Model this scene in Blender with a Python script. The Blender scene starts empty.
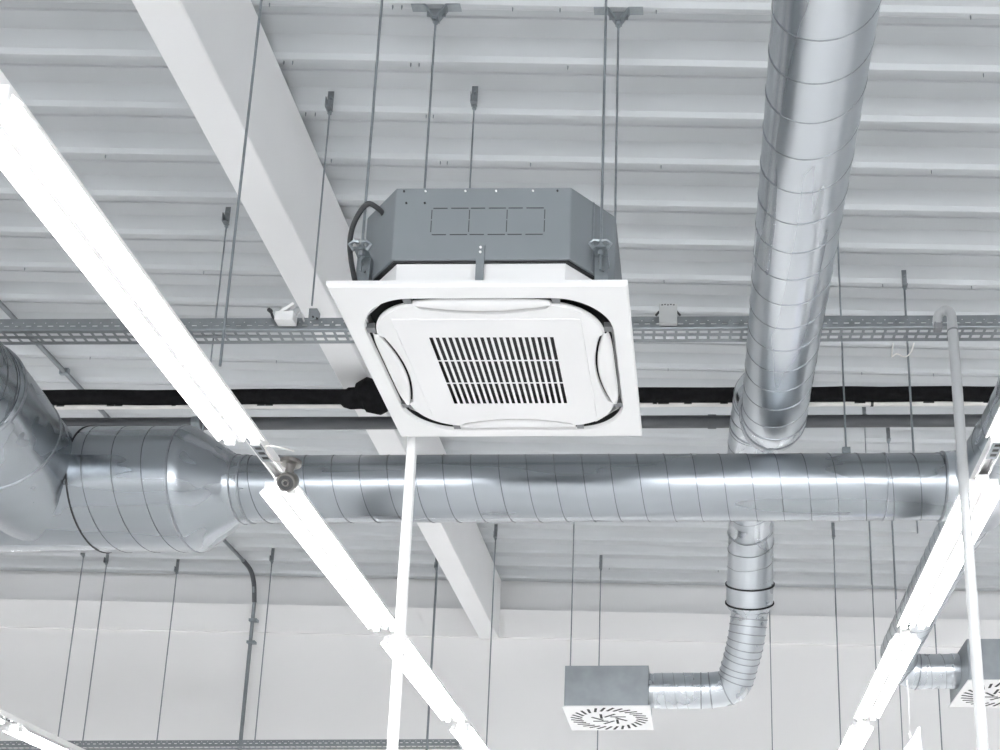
import bpy, bmesh, math, random
from mathutils import Vector, Matrix
random.seed(5)
col = bpy.context.scene.collection
PI = math.pi
# ------------------------------------------------------------------ camera
F = 1119.0; PX, PY = 700.0, 765.0
PITCH = math.radians(14.0); ROLL = 0.004
fw = Vector((0, math.cos(PITCH), math.sin(PITCH)))
up0 = Vector((0, -math.sin(PITCH), math.cos(PITCH)))
rt0 = Vector((1, 0, 0))
up = up0*math.cos(ROLL) + rt0*math.sin(ROLL)
rt = rt0*math.cos(ROLL) - up0*math.sin(ROLL)
FLOOR = -1.6
ZC0, ZS = 4.27, -0.027           # underside of the roof ribs: height and fall across the hall
def zceil(x): return ZC0 + ZS*x
def ray(px, py): return rt*((px-PX)/F) + up*((PY-py)/F) + fw
def on_z(px, py, z): r = ray(px, py); return r*(z/r.z)
def on_y(px, py, y): r = ray(px, py); return r*(y/r.y)
def on_ceil(px, py, dz=0):
    r = ray(px, py); return r*((ZC0+dz)/(r.z - ZS*r.x))
cd = bpy.data.cameras.new('camera'); cam = bpy.data.objects.new('camera', cd); col.objects.link(cam)
cd.sensor_width = 36; cd.lens = F*36/1000; cd.shift_x = (500-PX)/1000; cd.shift_y = (PY-375)/1000
cd.clip_start = .05; cd.clip_end = 200
m = Matrix((rt, up, -fw)).transposed().to_4x4(); cam.matrix_world = m
bpy.context.scene.camera = cam

# ------------------------------------------------------------------ materials
def mat(name, rgb, rough=.5, metal=0., var=0., scale=8., bump=0., bscale=60., emis=None, stretch=None, spec=None, rvar=0.):
    m = bpy.data.materials.new(name); m.use_nodes = True
    nt = m.node_tree; b = nt.nodes['Principled BSDF']
    b.inputs['Base Color'].default_value = (*rgb, 1); b.inputs['Roughness'].default_value = rough
    b.inputs['Metallic'].default_value = metal
    if spec is not None: b.inputs['Specular IOR Level'].default_value = spec
    tc = nt.nodes.new('ShaderNodeTexCoord'); mp = nt.nodes.new('ShaderNodeMapping')
    nt.links.new(tc.outputs['Object'], mp.inputs['Vector'])
    if stretch: mp.inputs['Scale'].default_value = stretch
    if var or rvar:
        n = nt.nodes.new('ShaderNodeTexNoise'); n.inputs['Scale'].default_value = scale
        n.inputs['Detail'].default_value = 2
        nt.links.new(mp.outputs['Vector'], n.inputs['Vector'])
    if var:
        r = nt.nodes.new('ShaderNodeValToRGB')
        r.color_ramp.elements[0].position = .3; r.color_ramp.elements[1].position = .7
        r.color_ramp.elements[0].color = (*[c*(1-var) for c in rgb], 1)
        r.color_ramp.elements[1].color = (*[min(1, c*(1+var*.6)) for c in rgb], 1)
        nt.links.new(n.outputs['Fac'], r.inputs['Fac']); nt.links.new(r.outputs['Color'], b.inputs['Base Color'])
    if rvar:
        mr = nt.nodes.new('ShaderNodeMapRange'); mr.inputs['From Min'].default_value = .3; mr.inputs['From Max'].default_value = .7
        mr.inputs['To Min'].default_value = max(.02, rough-rvar); mr.inputs['To Max'].default_value = rough+rvar
        nt.links.new(n.outputs['Fac'], mr.inputs['Value']); nt.links.new(mr.outputs['Result'], b.inputs['Roughness'])
    if bump:
        n2 = nt.nodes.new('ShaderNodeTexNoise'); n2.inputs['Scale'].default_value = bscale
        nt.links.new(tc.outputs['Object'], n2.inputs['Vector'])
        bp = nt.nodes.new('ShaderNodeBump'); bp.inputs['Strength'].default_value = bump; bp.inputs['Distance'].default_value = .01
        nt.links.new(n2.outputs['Fac'], bp.inputs['Height']); nt.links.new(bp.outputs['Normal'], b.inputs['Normal'])
    if emis:
        b.inputs['Emission Color'].default_value = (*emis[0], 1); b.inputs['Emission Strength'].default_value = emis[1]
    return m
M = {}
M['deck'] = mat('roof_deck_paint', (.54, .562, .58), .42, var=.03, scale=3)
M['beam'] = mat('beam_paint', (.86, .86, .865), .6, var=.02, scale=2, bump=.05, bscale=20)
M['wall'] = mat('wall_paint', (.89, .88, .875), .8, var=.015, scale=.7)
M['walltop'] = mat('wall_top_panel', (.78, .78, .785), .8, var=.02, scale=1)
M['floor'] = mat('pale_floor_tiles', (.55, .555, .56), .5, var=.05, scale=1)
M['plastic'] = mat('white_plastic', (.77, .77, .772), .35, var=.008, scale=4)
M['whitepaint'] = mat('white_powder_coat', (.86, .86, .86), .4, var=.01, scale=6)
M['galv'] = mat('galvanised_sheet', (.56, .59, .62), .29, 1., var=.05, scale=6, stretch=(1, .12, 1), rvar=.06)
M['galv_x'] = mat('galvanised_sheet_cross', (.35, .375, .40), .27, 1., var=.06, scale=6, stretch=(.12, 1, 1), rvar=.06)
M['galv_seam'] = mat('galvanised_seam', (.33, .35, .37), .38, 1., var=.1, scale=30)
M['galv_body'] = mat('galvanised_casing', (.225, .247, .266), .6, .3, var=.03, scale=6)
M['galv_body2'] = mat('galvanised_plenum', (.33, .355, .375), .50, .5, var=.12, scale=9, rvar=.05)
M['galv_seam_dark'] = mat('galvanised_seam_shadowed', (.16, .17, .18), .4, 1., var=.1, scale=30)  # darker seam metal, so seams stand out on the darker sheet
M['zinc'] = mat('zinc_plated_steel', (.30, .33, .35), .4, .8, var=.1, scale=40)
M['traymetal'] = mat('tray_galvanised_steel', (.26, .28, .295), .42, .7, var=.08, scale=20)
M['dark'] = mat('dark_recess', (.02, .021, .023), .7, var=.1, scale=20)
M['groove'] = mat('grey_plastic', (.20, .205, .215), .5, var=.05, scale=20)
M['black'] = mat('black_foam_insulation', (.012, .012, .013), .9, var=.3, scale=30, bump=.4, bscale=40, spec=.05)
M['cable'] = mat('black_rubber_cable', (.035, .037, .04), .6, var=.1, scale=30)
M['greypipe'] = mat('dark_grey_pipe', (.085, .09, .098), .55, var=.06, scale=10)
M['palepipe'] = mat('pale_plastic_pipe', (.70, .685, .66), .5, var=.08, scale=8)
M['mark'] = mat('printed_mark', (.03, .03, .03), .7, var=.1, scale=8)
M['greyplastic'] = mat('camera_grey_metal', (.12, .115, .11), .4, .3, var=.05, scale=20)
M['lens'] = mat('lens_glass', (.012, .012, .014), .08, var=.1, scale=5)
M['polepaint'] = mat('grey_pole_paint', (.40, .41, .42), .4, var=.02, scale=6)
M['box'] = mat('grey_junction_box', (.44, .45, .45), .6, var=.03, scale=10)
M['sign'] = mat('pale_lilac_board', (.62, .62, .76), .5, var=.02, scale=5)
M['tube'] = mat('fluorescent_tube', (.95, .95, .95), .3, var=.01, emis=((1, .995, .985), 26.))
M['windowframe'] = mat('window_frame_aluminium', (.5, .5, .5), .4, .5, var=.05)
g = bpy.data.materials.new('window_glass'); g.use_nodes = True
nt = g.node_tree; nt.nodes.clear(); o_ = nt.nodes.new('ShaderNodeOutputMaterial'); mx = nt.nodes.new('ShaderNodeMixShader')
tr = nt.nodes.new('ShaderNodeBsdfTransparent'); gl = nt.nodes.new('ShaderNodeBsdfGlossy'); gl.inputs['Roughness'].default_value = .05
fr = nt.nodes.new('ShaderNodeFresnel'); nt.links.new(fr.outputs[0], mx.inputs[0]); nt.links.new(tr.outputs[0], mx.inputs[1])
nt.links.new(gl.outputs[0], mx.inputs[2]); nt.links.new(mx.outputs[0], o_.inputs[0]); M['glass'] = g

# ------------------------------------------------------------------ object helpers
def tag(o, label=None, cat=None, group=None, kind=None):
    if label: o['label'] = label
    if cat: o['category'] = cat
    if group: o['group'] = group
    if kind: o['kind'] = kind
    return o
def root_loc(o):
    v = Vector((0, 0, 0))
    while o: v += o.location; o = o.parent
    return v
def link(name, bm, m, parent=None, smooth=False, solid=0, bev=0):
    """bm holds scene coordinates; the object gets its own origin."""
    bmesh.ops.recalc_face_normals(bm, faces=bm.faces[:]) if not solid else None
    me = bpy.data.meshes.new(name); bm.to_mesh(me); bm.free()
    if parent is None:
        xs = [v.co for v in me.vertices]
        lo = Vector([min(c[i] for c in xs) for i in range(3)]); hi = Vector([max(c[i] for c in xs) for i in range(3)])
        loc = Vector(((lo.x+hi.x)/2, (lo.y+hi.y)/2, lo.z)); off = loc
    else:
        loc = Vector((0, 0, 0)); off = root_loc(parent)
    me.transform(Matrix.Translation(-off))
    if smooth:
        for p in me.polygons: p.use_smooth = True
    o = bpy.data.objects.new(name, me); col.objects.link(o); o.location = loc
    me.materials.append(m)
    if parent: o.parent = parent
    if solid:
        s = o.modifiers.new('s', 'SOLIDIFY'); s.thickness = solid; s.offset = 0
    if bev:
        b = o.modifiers.new('b', 'BEVEL'); b.width = bev; b.segments = 2; b.limit_method = 'ANGLE'
    if smooth:
        try: me.set_sharp_from_angle(angle=math.radians(38))
        except Exception: pass
    return o
def empty(name, loc, label, cat, group=None):
    o = bpy.data.objects.new(name, None); col.objects.link(o); o.location = loc; o.empty_display_size = .1
    return tag(o, label, cat, group)
def NB(): return bmesh.new()
def box(bm, lo, hi, rot=None, pivot=None):
    r = bmesh.ops.create_cube(bm, size=1.0)
    lo = Vector(lo); hi = Vector(hi); c = (lo+hi)/2; s = hi-lo
    for v in r['verts']:
        p = Vector((v.co.x*s.x, v.co.y*s.y, v.co.z*s.z)) + c
        if rot is not None:
            q = pivot if pivot is not None else c
            p = rot @ (p-q) + q
        v.co = p
    return r['verts']
def frames(pts):
    pts = [Vector(p) for p in pts]; n = len(pts); T = []
    for i in range(n):
        a = pts[max(i-1, 0)]; b = pts[min(i+1, n-1)]; T.append((b-a).normalized())
    ref = Vector((0, 0, 1)) if abs(T[0].z) < .9 else Vector((1, 0, 0))
    N = [(ref - T[0]*ref.dot(T[0])).normalized()]
    for i in range(1, n):
        v = N[-1] - T[i]*N[-1].dot(T[i]); N.append(v.normalized())
    return pts, T, N
def tube(bm, pts, r, seg=16, caps=True):
    pts, T, N = frames(pts); rr = r if isinstance(r, (list, tuple)) else [r]*len(pts)
    rings = []
    for p, t, n, q in zip(pts, T, N, rr):
        b = t.cross(n)
        rings.append([bm.verts.new(p + (n*math.cos(2*PI*k/seg) + b*math.sin(2*PI*k/seg))*q) for k in range(seg)])
    for a, b in zip(rings, rings[1:]):
        for k in range(seg):
            bm.faces.new((a[k], a[(k+1) % seg], b[(k+1) % seg], b[k]))
    if caps:
        bm.faces.new(rings[0][::-1]); bm.faces.new(rings[-1])
def ring(bm, c, d, r, w=.02, h=.006, seg=48):
    """raised band round a duct"""
    c = Vector(c); d = Vector(d).normalized()
    tube(bm, [c-d*w/2, c-d*w*.3, c+d*w*.3, c+d*w/2], [r, r+h, r+h, r], seg)
def resample(pts, step):
    pts = [Vector(p) for p in pts]; out = [pts[0]]
    for a, b in zip(pts, pts[1:]):
        n = max(1, int((b-a).length/step))
        for i in range(1, n+1): out.append(a.lerp(b, i/n))
    return out
def smooth_path(pts, per=8):
    """Catmull-Rom"""
    pts = [Vector(p) for p in pts]; P = [pts[0]*2-pts[1]] + pts + [pts[-1]*2-pts[-2]]; out = []
    for i in range(1, len(P)-2):
        for k in range(per):
            t = k/per; a, b, c, d = P[i-1], P[i], P[i+1], P[i+2]
            out.append(.5*((2*b) + (c-a)*t + (2*a-5*b+4*c-d)*t*t + (3*b-a-3*c+d)*t**3))
    out.append(pts[-1]); return out
def seam(bm, pts, r, pitch, w=.005, h=.0025, ph=0., step=None):
    """helical lock seam standing proud of a spiral duct"""
    n_turn = 40; L = [0]; base = [Vector(p) for p in pts]
    dense = resample(base, pitch/n_turn); P, T, N = frames(dense); s = 0; prev = None; last = None
    for i, (p, t, n) in enumerate(zip(P, T, N)):
        if i: s += (p-P[i-1]).length
        b = t.cross(n); a = 2*PI*s/pitch + ph; e = n*math.cos(a) + b*math.sin(a)
        q = [p+e*(r-.001)-t*w/2, p+e*(r+h)-t*w*.35, p+e*(r+h)+t*w*.35, p+e*(r-.001)+t*w/2]
        vs = [bm.verts.new(v) for v in q]
        if last:
            for k in range(3): bm.faces.new((last[k], last[k+1], vs[k+1], vs[k]))
        last = vs
def prism(bm, poly, axis, a, b, flip=False):
    """extrude a closed 2-D outline between two values of one axis"""
    def P(u, v, w): return {'x': (w, u, v), 'y': (u, w, v), 'z': (u, v, w)}[axis]
    A = [bm.verts.new(P(u, v, a)) for u, v in poly]; B = [bm.verts.new(P(u, v, b)) for u, v in poly]
    n = len(poly)
    for i in range(n): bm.faces.new((A[i], A[(i+1) % n], B[(i+1) % n], B[i]))
    bm.faces.new(A[::-1]); bm.faces.new(B)
def perforated(bm, org, U, V, length, bands):
    """flat plate along U; bands = [(v0, v1, pitch, hole_u, [hole offsets]) or (v0, v1, None)]"""
    org = Vector(org); U = Vector(U); V = Vector(V)
    def q(u0, u1, v0, v1):
        bm.faces.new([bm.verts.new(org+U*u+V*v) for u, v in ((u0, v0), (u1, v0), (u1, v1), (u0, v1))])
    for bd in bands:
        if bd[2] is None: q(0, length, bd[0], bd[1]); continue
        v0, v1, pitch, hole, off = bd; u = off; prev = 0
        while u + hole < length:
            q(prev, u, v0, v1); prev = u+hole; u += pitch
        q(prev, length, v0, v1)

# ------------------------------------------------------------------ the hall
YW = 10.0; XL, XR, YB = -9.0, 9.0, -13.0
bm = NB(); box(bm, (XL-.3, YB-.3, FLOOR-.1), (XR+.3, YW+.6, FLOOR)); tag(link('floor', bm, M['floor']), kind='structure')
# roof deck: trapezoidal ribs running across the hall
PIT = .2895; Y0 = 4.137; prof = []
n0 = int((YB-Y0)/PIT)-1; n1 = int((YW+.3-Y0)/PIT)+1
for n in range(n0, n1+1):
    y = Y0+n*PIT
    for dy, dz in ((-.011, 0), (.009, 0), (.062, .056), (.095, .056), (.100, .049), (.180, .049), (.186, .056), (.198, .056), (.264, .020)):
        prof.append((y+dy, dz))
bm = NB(); A = [bm.verts.new((XL-.3, y, zceil(XL-.3)+dz)) for y, dz in prof]; B = [bm.verts.new((XR+.3, y, zceil(XR+.3)+dz)) for y, dz in prof]
for i in range(len(prof)-1): bm.faces.new((A[i], B[i], B[i+1], A[i+1]))
tag(link('ceiling', bm, M['deck'], solid=.002), kind='structure')
bm = NB(); A = [(XL-.3, YB-.3), (XR+.3, YB-.3), (XR+.3, YW+.6), (XL-.3, YW+.6)]
vs = [bm.verts.new((x, y, zceil(x)+.13)) for x, y in A]; vt = [bm.verts.new((x, y, zceil(x)+.25)) for x, y in A]
bm.faces.new(vs); bm.faces.new(vt)
for i in range(4): bm.faces.new((vs[i], vs[(i+1) % 4], vt[(i+1) % 4], vt[i]))
tag(link('roof_slab', bm, M['walltop']), kind='structure')
def sloped_wall(name, y0, y1, zlo, zhi, m, x0=XL, x1=XR):
    """zlo/zhi are heights at x=0 that follow the roof fall, or absolute when given as ('abs', z)"""
    bm = NB()
    def zz(v, x): return v[1] if isinstance(v, tuple) else v+ZS*x
    vs = [bm.verts.new(p) for p in ((x0, y0, zz(zlo, x0)), (x1, y0, zz(zlo, x1)), (x1, y1, zz(zlo, x1)), (x0, y1, zz(zlo, x0)),
                                    (x0, y0, zz(zhi, x0)), (x1, y0, zz(zhi, x1)), (x1, y1, zz(zhi, x1)), (x0, y1, zz(zhi, x0)))]
    for f in ((0, 1, 2, 3), (4, 5, 6, 7), (0, 1, 5, 4), (1, 2, 6, 5), (2, 3, 7, 6), (3, 0, 4, 7)): bm.faces.new([vs[i] for i in f])
    return tag(link(name, bm, m), kind='structure')
sloped_wall('wall_far', YW+.03, YW+.4, ('abs', FLOOR), 3.80, M['wall'])
sloped_wall('wall_far_upper', YW+.12, YW+.4, 3.98, ZC0+.13, M['walltop'])
sloped_wall('trim_1', YW, YW+.4, 3.70, 3.98, M['wall'])
for nm, x0, x1 in (('wall_left', XL-.3, XL), ('wall_right', XR, XR+.3)):
    bm = NB(); box(bm, (x0, YB, FLOOR), (x1, YW+.4, ZC0+.38)); tag(link(nm, bm, M['wall']), kind='structure')
bm = NB(); box(bm, (XL, YB-.3, 3.2), (XR, YB, ZC0+.38)); box(bm, (XL, YB-.3, FLOOR), (XR, YB, FLOOR+.4))
for x in (-9, -5.4, -1.8, 1.8, 5.4): box(bm, (x, YB-.3, FLOOR+.4), (x+.5, YB, 3.2))
box(bm, (8.6, YB-.3, FLOOR+.4), (9, YB, 3.2))
tag(link('wall_front', bm, M['wall']), kind='structure')
for i, (a, b) in enumerate(((-8.5, -5.4), (-4.9, -1.8), (-1.3, 1.8), (2.3, 5.4), (5.9, 8.6))):  # unseen glazing behind the camera, added to let daylight into the hall
    e = bpy.data.objects.new('window_%d' % (i+1), None); col.objects.link(e); e.location = ((a+b)/2, YB-.15, FLOOR+.4); e['kind'] = 'structure'
    bm = NB()
    for lo, hi in (((a, FLOOR+.4), (b, FLOOR+.48)), ((a, 3.12), (b, 3.2)), ((a, FLOOR+.48), (a+.07, 3.12)), ((b-.07, FLOOR+.48), (b, 3.12)), (((a+b)/2-.03, FLOOR+.48), ((a+b)/2+.03, 3.12))):
        box(bm, (lo[0], YB-.2, lo[1]), (hi[0], YB-.1, hi[1]))
    link('window_frame', bm, M['windowframe'], e)
    bm = NB(); box(bm, (a+.07, YB-.155, FLOOR+.48), (b-.07, YB-.145, 3.12)); link('window_pane', bm, M['glass'], e)
# main roof beam, running towards the far wall
bx0, bx1, bz = -2.082, -1.900, 3.73
bm = NB(); prism(bm, [(bx0, bz), (bx1, bz), (bx1, zceil(bx1)+.006), (bx0, zceil(bx0)+.006)], 'y', YB, YW)
tag(link('roof_beam', bm, M['beam'], bev=.008), 'white painted roof beam crossing under the ribbed ceiling to the far wall', 'beam', kind='structure')

# ------------------------------------------------------------------ ceiling cassette
ax0, ax1, ay0, ay1, az = -1.170, -.224, 3.055, 3.958, 2.32
acx, acy = (ax0+ax1)/2, (ay0+ay1)/2; S = .475
AC = empty('ceiling_cassette', (acx, acy, az), 'white square air conditioning cassette with grey steel casing hung on rods', 'air conditioner')
def rrect(h, r, n=20):
    """rounded square, half size h, as dense outline with matching count"""
    out = []
    for q, (sx, sy) in enumerate(((1, 1), (-1, 1), (-1, -1), (1, -1))):
        for k in range(n+1):
            a = PI/2*q + PI/2*k/n; out.append((sx*(h-r)+r*math.cos(a), sy*(h-r)+r*math.sin(a)))
        # straight run to the next corner
        nx, ny = ((-1, 1), (-1, -1), (1, -1), (1, 1))[q]; a = PI/2*(q+1)
        p0 = out[-1]; p1 = (nx*(h-r)+r*math.cos(a), ny*(h-r)+r*math.sin(a))
        for k in range(1, 24): out.append((p0[0]+(p1[0]-p0[0])*k/24, p0[1]+(p1[1]-p0[1])*k/24))
    return out
def outer_sq(p, h):
    s = h/max(abs(p[0]), abs(p[1])); return (p[0]*s, p[1]*s)
HH, HR = .416, .19
hole = rrect(HH, HR)
def ringfaces(bm, A, B):
    n = len(A)
    for i in range(n): bm.faces.new((A[i], A[(i+1) % n], B[(i+1) % n], B[i]))
bm = NB(); n = len(hole)
lay = []
for i in range(n): pass
YSQ = .953
def vring(bm, pts, z): return [bm.verts.new((acx+x, acy+y*YSQ, z)) for x, y in pts]
osq = [outer_sq(p, S) for p in hole]; osq2 = [outer_sq(p, S-.006) for p in hole]
h2 = rrect(HH-.006, HR-.004); 
L = [vring(bm, osq, az+.020), vring(bm, osq, az+.006), vring(bm, osq2, az), vring(bm, hole, az-.004), vring(bm, h2, az+.008)]
for a, b in zip(L, L[1:]): ringfaces(bm, a, b)
ringfaces(bm, L[0], vring(bm, h2, az+.022))
front_panel = link('front_panel', bm, M['plastic'], AC, smooth=True)
# dark air slot behind the groove
bm = NB(); a = vring(bm, h2, az+.060); bm.faces.new(a); ringfaces(bm, a, vring(bm, h2, az+.008)); link('air_slot', bm, M['dark'], AC)
# centre panel outline: rounded square with shallow bays for the flaps
def bay(s): return .048*(max(0, math.cos(PI*s/.50))**.8 if abs(s) < .25 else 0)
def inset_outline(h, r, amt=1., lim=.25):
    out = []
    for x, y in rrect(h, r):
        if abs(y) >= h-1e-6 and abs(x) < lim: y -= math.copysign(bay(x)*amt, y)
        elif abs(x) >= h-1e-6 and abs(y) < lim: x -= math.copysign(bay(y)*amt, x)
        out.append((x, y))
    return out
C1 = inset_outline(HH-.033, HR-.014); GS = .214
C2 = [(x*.985, y*.985) for x, y in C1]
gr = [outer_sq(p, GS) for p in C1]
bm = NB(); step = rrect(.315, .035)
stp = []
for p in C1:
    s = math.atan2(p[1], p[0]); d = (math.cos(s), math.sin(s)); mm = .312/max(abs(d[0]), abs(d[1])); stp.append((d[0]*mm, d[1]*mm))
stp2 = [(x*.990, y*.990) for x, y in stp]
L = [vring(bm, C1, az+.008), vring(bm, C1, az+.002), vring(bm, C2, az-.005), vring(bm, stp, az-.006), vring(bm, stp2, az-.009), vring(bm, gr, az-.009)]
for a, b in zip(L, L[1:]): ringfaces(bm, a, b)
cpanel = link('intake_panel', bm, M['plastic'], AC, smooth=True)
bm = NB(); bands = []; nsl = 20; p = 2*GS/nsl
for j in range(3):
    v0 = 2*GS*j/3; v1 = 2*GS*(j+1)/3; bands += [(v0, v0+.004, None), (v0+.004, v1-.004, p, p*.56, p*.22), (v1-.004, v1, None)]
perforated(bm, (acx-GS, acy-GS*YSQ, az-.009), (1, 0, 0), (0, YSQ, 0), 2*GS, bands)
link('intake_grille', bm, M['plastic'], cpanel)
bm = NB(); sq = [(-GS-.004, -GS-.004), (GS+.004, -GS-.004), (GS+.004, GS+.004), (-GS-.004, GS+.004)]; a = vring(bm, sq, az-.0085); b = vring(bm, sq, az+.03); ringfaces(bm, a, b); bm.faces.new(b); link('grille_cavity', bm, M['dark'], cpanel)
# flaps and the grey lugs at their ends
for q in range(4):
    R = Matrix.Rotation(PI/2*q, 3, 'Z'); bm = NB(); ou, inn = [], []
    for k in range(33):
        s = -.222+.444*k/32; e = 1-(abs(s)/.222)**6
        ou.append(Vector((s, -(HH-.013)+.010*(1-e), 0))); inn.append(Vector((s, -(HH-.033)+bay(s)-.0075, 0)))
    cc = Vector((acx, acy, az)); N = len(ou)
    tilt = -.004
    rows = []
    for k in range(N):
        a, b = ou[k], inn[k]; ins = []
        for f, z in ((0, .004), (.15, -.002), (.5, -.006), (.85, -.004), (1, .002)):
            v = a.lerp(b, f); v.z = z; v = R @ v; v.y *= YSQ; ins.append(bm.verts.new(v + cc))
        rows.append(ins)
    for a, b in zip(rows, rows[1:]):
        for k in range(4): bm.faces.new((a[k], a[k+1], b[k+1], b[k]))
    link('flap', bm, M['plastic'], AC, smooth=True, solid=.004)
    for s in (-1, 1):
        bm = NB(); vs = []
        for u0, u1 in ((.226, .252),):
            box(bm, (s*u0 if s > 0 else -u1, -(HH-.004), .0), (u1 if s > 0 else -u0, -(HH-.034), .02))
        for v in bm.verts: q9 = R @ v.co; q9.y *= YSQ; v.co = q9 + cc
        link('slot_divider', bm, M['groove'], AC)
# white collar between panel and casing
def octagon(hx, cx): # outline with double-facet corners
    return [(hx, -cx), (hx, cx), (cx, hx), (-cx, hx), (-hx, cx), (-hx, -cx), (-cx, -hx), (cx, -hx)]
bm = NB(); oc_ = [(x, y/YSQ) for x, y in octagon(.405, .27)]; ringfaces(bm, vring(bm, oc_, az+.020), vring(bm, oc_, az+.125)); link('collar', bm, M['plastic'], AC, solid=.003)
by0 = .30
bz0, bz1 = 2.442, 2.714
bm = NB(); oc = octagon(.42, .285); prism(bm, [(acx+x, acy+y) for x, y in oc], 'z', bz0, bz1)
body = link('casing', bm, M['galv_body'], AC, bev=.004)
bm = NB(); prism(bm, [(acx+x, acy+y) for x, y in octagon(.414, .28)], 'z', bz0-.006, bz0+.002); link('casing_gasket', bm, M['dark'], AC)
yf = acy-.42
bm = NB(); q_ = Vector((acx+.352, acy-.353, 0)); Rz = Matrix.Rotation(PI/4, 3, 'Z'); box(bm, (q_.x-.003, q_.y-.002, bz0+.002), (q_.x+.003, q_.y+.002, bz1-.002), Rz); link('casing_seam', bm, M['zinc'], body)
# knock-out outlines, rivets on the front face
bm = NB()
for k in range(3):
    x0 = acx-.165+k*.122
    for z in (2.535, 2.635):
        for a, b in ((.004, .05), (.062, .118)): box(bm, (x0+a, yf-.0012, z-.0012), (x0+b, yf+.002, z+.0012))
for k in range(4): 
    x0 = acx-.165+k*.122; box(bm, (x0-.0012, yf-.0012, 2.545), (x0+.0012, yf+.002, 2.588)); box(bm, (x0-.0012, yf-.0012, 2.594), (x0+.0012, yf+.002, 2.628))
link('knockout_outline', bm, M['cable'], body)
for k, (dx, zz_) in enumerate(((-.26, 2.7), (-.19, 2.7), (-.06, 2.7), (.04, 2.7), (.16, 2.7), (.24, 2.7), (-.25, 2.655), (-.19, 2.655))):
    bm = NB(); tube(bm, [(acx+dx, yf+.002, zz_), (acx+dx, yf-.003, zz_)], .0035, 8); link('rivet', bm, M['dark'] if k in (0, 5, 6, 7) else M['whitepaint'], body)
# strap in the middle of the front
bm = NB(); box(bm, (acx-.013+.0, yf-.006, az+.020), (acx+.013+.0, yf-.001, bz0+.050)); st = link('hanging_strap', bm, M['galv_body'], AC)
bm = NB()
for z in (bz0+.040, bz0+.022):
    bm = NB(); tube(bm, [(acx, yf-.004, z), (acx, yf-.009, z)], .0042, 8); link('strap_screw', bm, M['whitepaint'], st)
# four hanging brackets with slotted ears
rodp = [(-.365, -.355), (.352, -.355), (-.385, .375), (.333, .375)]
rodpos = []
for dx, dy in rodp:
    sx = 1 if dx > 0 else -1; sy = 1 if dy > 0 else -1
    cx, cy = acx+dx+sx*.03, acy+dy
    zt = bz0+.062; bm = NB()
    box(bm, (cx-.022, cy-.004, bz0-.035), (cx+.022, cy, zt)); box(bm, (cx-.022 if sx > 0 else cx+.018, cy, bz0-.035), (cx-.018 if sx > 0 else cx+.022, cy+.05, zt))
    box(bm, (cx-.022, cy-.05, zt-.004), (cx+.022, cy+.05, zt))
    # curved ears
    for s in (-1, 1):
        tube(bm, [(cx+s*.02, cy-.045, zt-.01), (cx+s*.034, cy-.05, zt+.008), (cx+s*.02, cy-.052, zt+.018), (cx+s*.004, cy-.05, zt+.016)], .006, 6)
    br = link('hanging_bracket', bm, M['zinc'], AC)
    bm = NB(); tube(bm, [(cx, cy-.03, zt-.022), (cx, cy-.03, zt-.006)], .012, 6); tube(bm, [(cx, cy-.03, zt+.002), (cx, cy-.03, zt+.016)], .012, 6); tube(bm, [(cx, cy-.03, zt), (cx, cy-.03, zt+.003)], .018, 14)
    link('nut', bm, M['zinc'], br)
    bm = NB(); tube(bm, [(cx-.005, cy-.006, zt-.03), (cx-.005, cy-.012, zt-.03)], .006, 8); tube(bm, [(cx+.006, cy-.006, zt-.06), (cx+.006, cy-.012, zt-.06)], .005, 8); link('bracket_screw', bm, M['traymetal'], br)
    rodpos.append((cx, cy-.03, zt))
# black cable looping out of the casing
def atd(px, py, y): return on_y(px, py, y)
pts = [atd(389, 230, 3.22), atd(383, 214, 3.15), atd(376, 207, 3.12), atd(368, 204, 3.11), atd(360, 212, 3.12), atd(353, 226, 3.14), atd(350, 242, 3.14), atd(351, 260, 3.13), atd(355, 281, 3.11)]
bm = NB(); tube(bm, smooth_path(pts), .0085, 10); link('cable', bm, M['cable'], AC, smooth=True)

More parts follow.
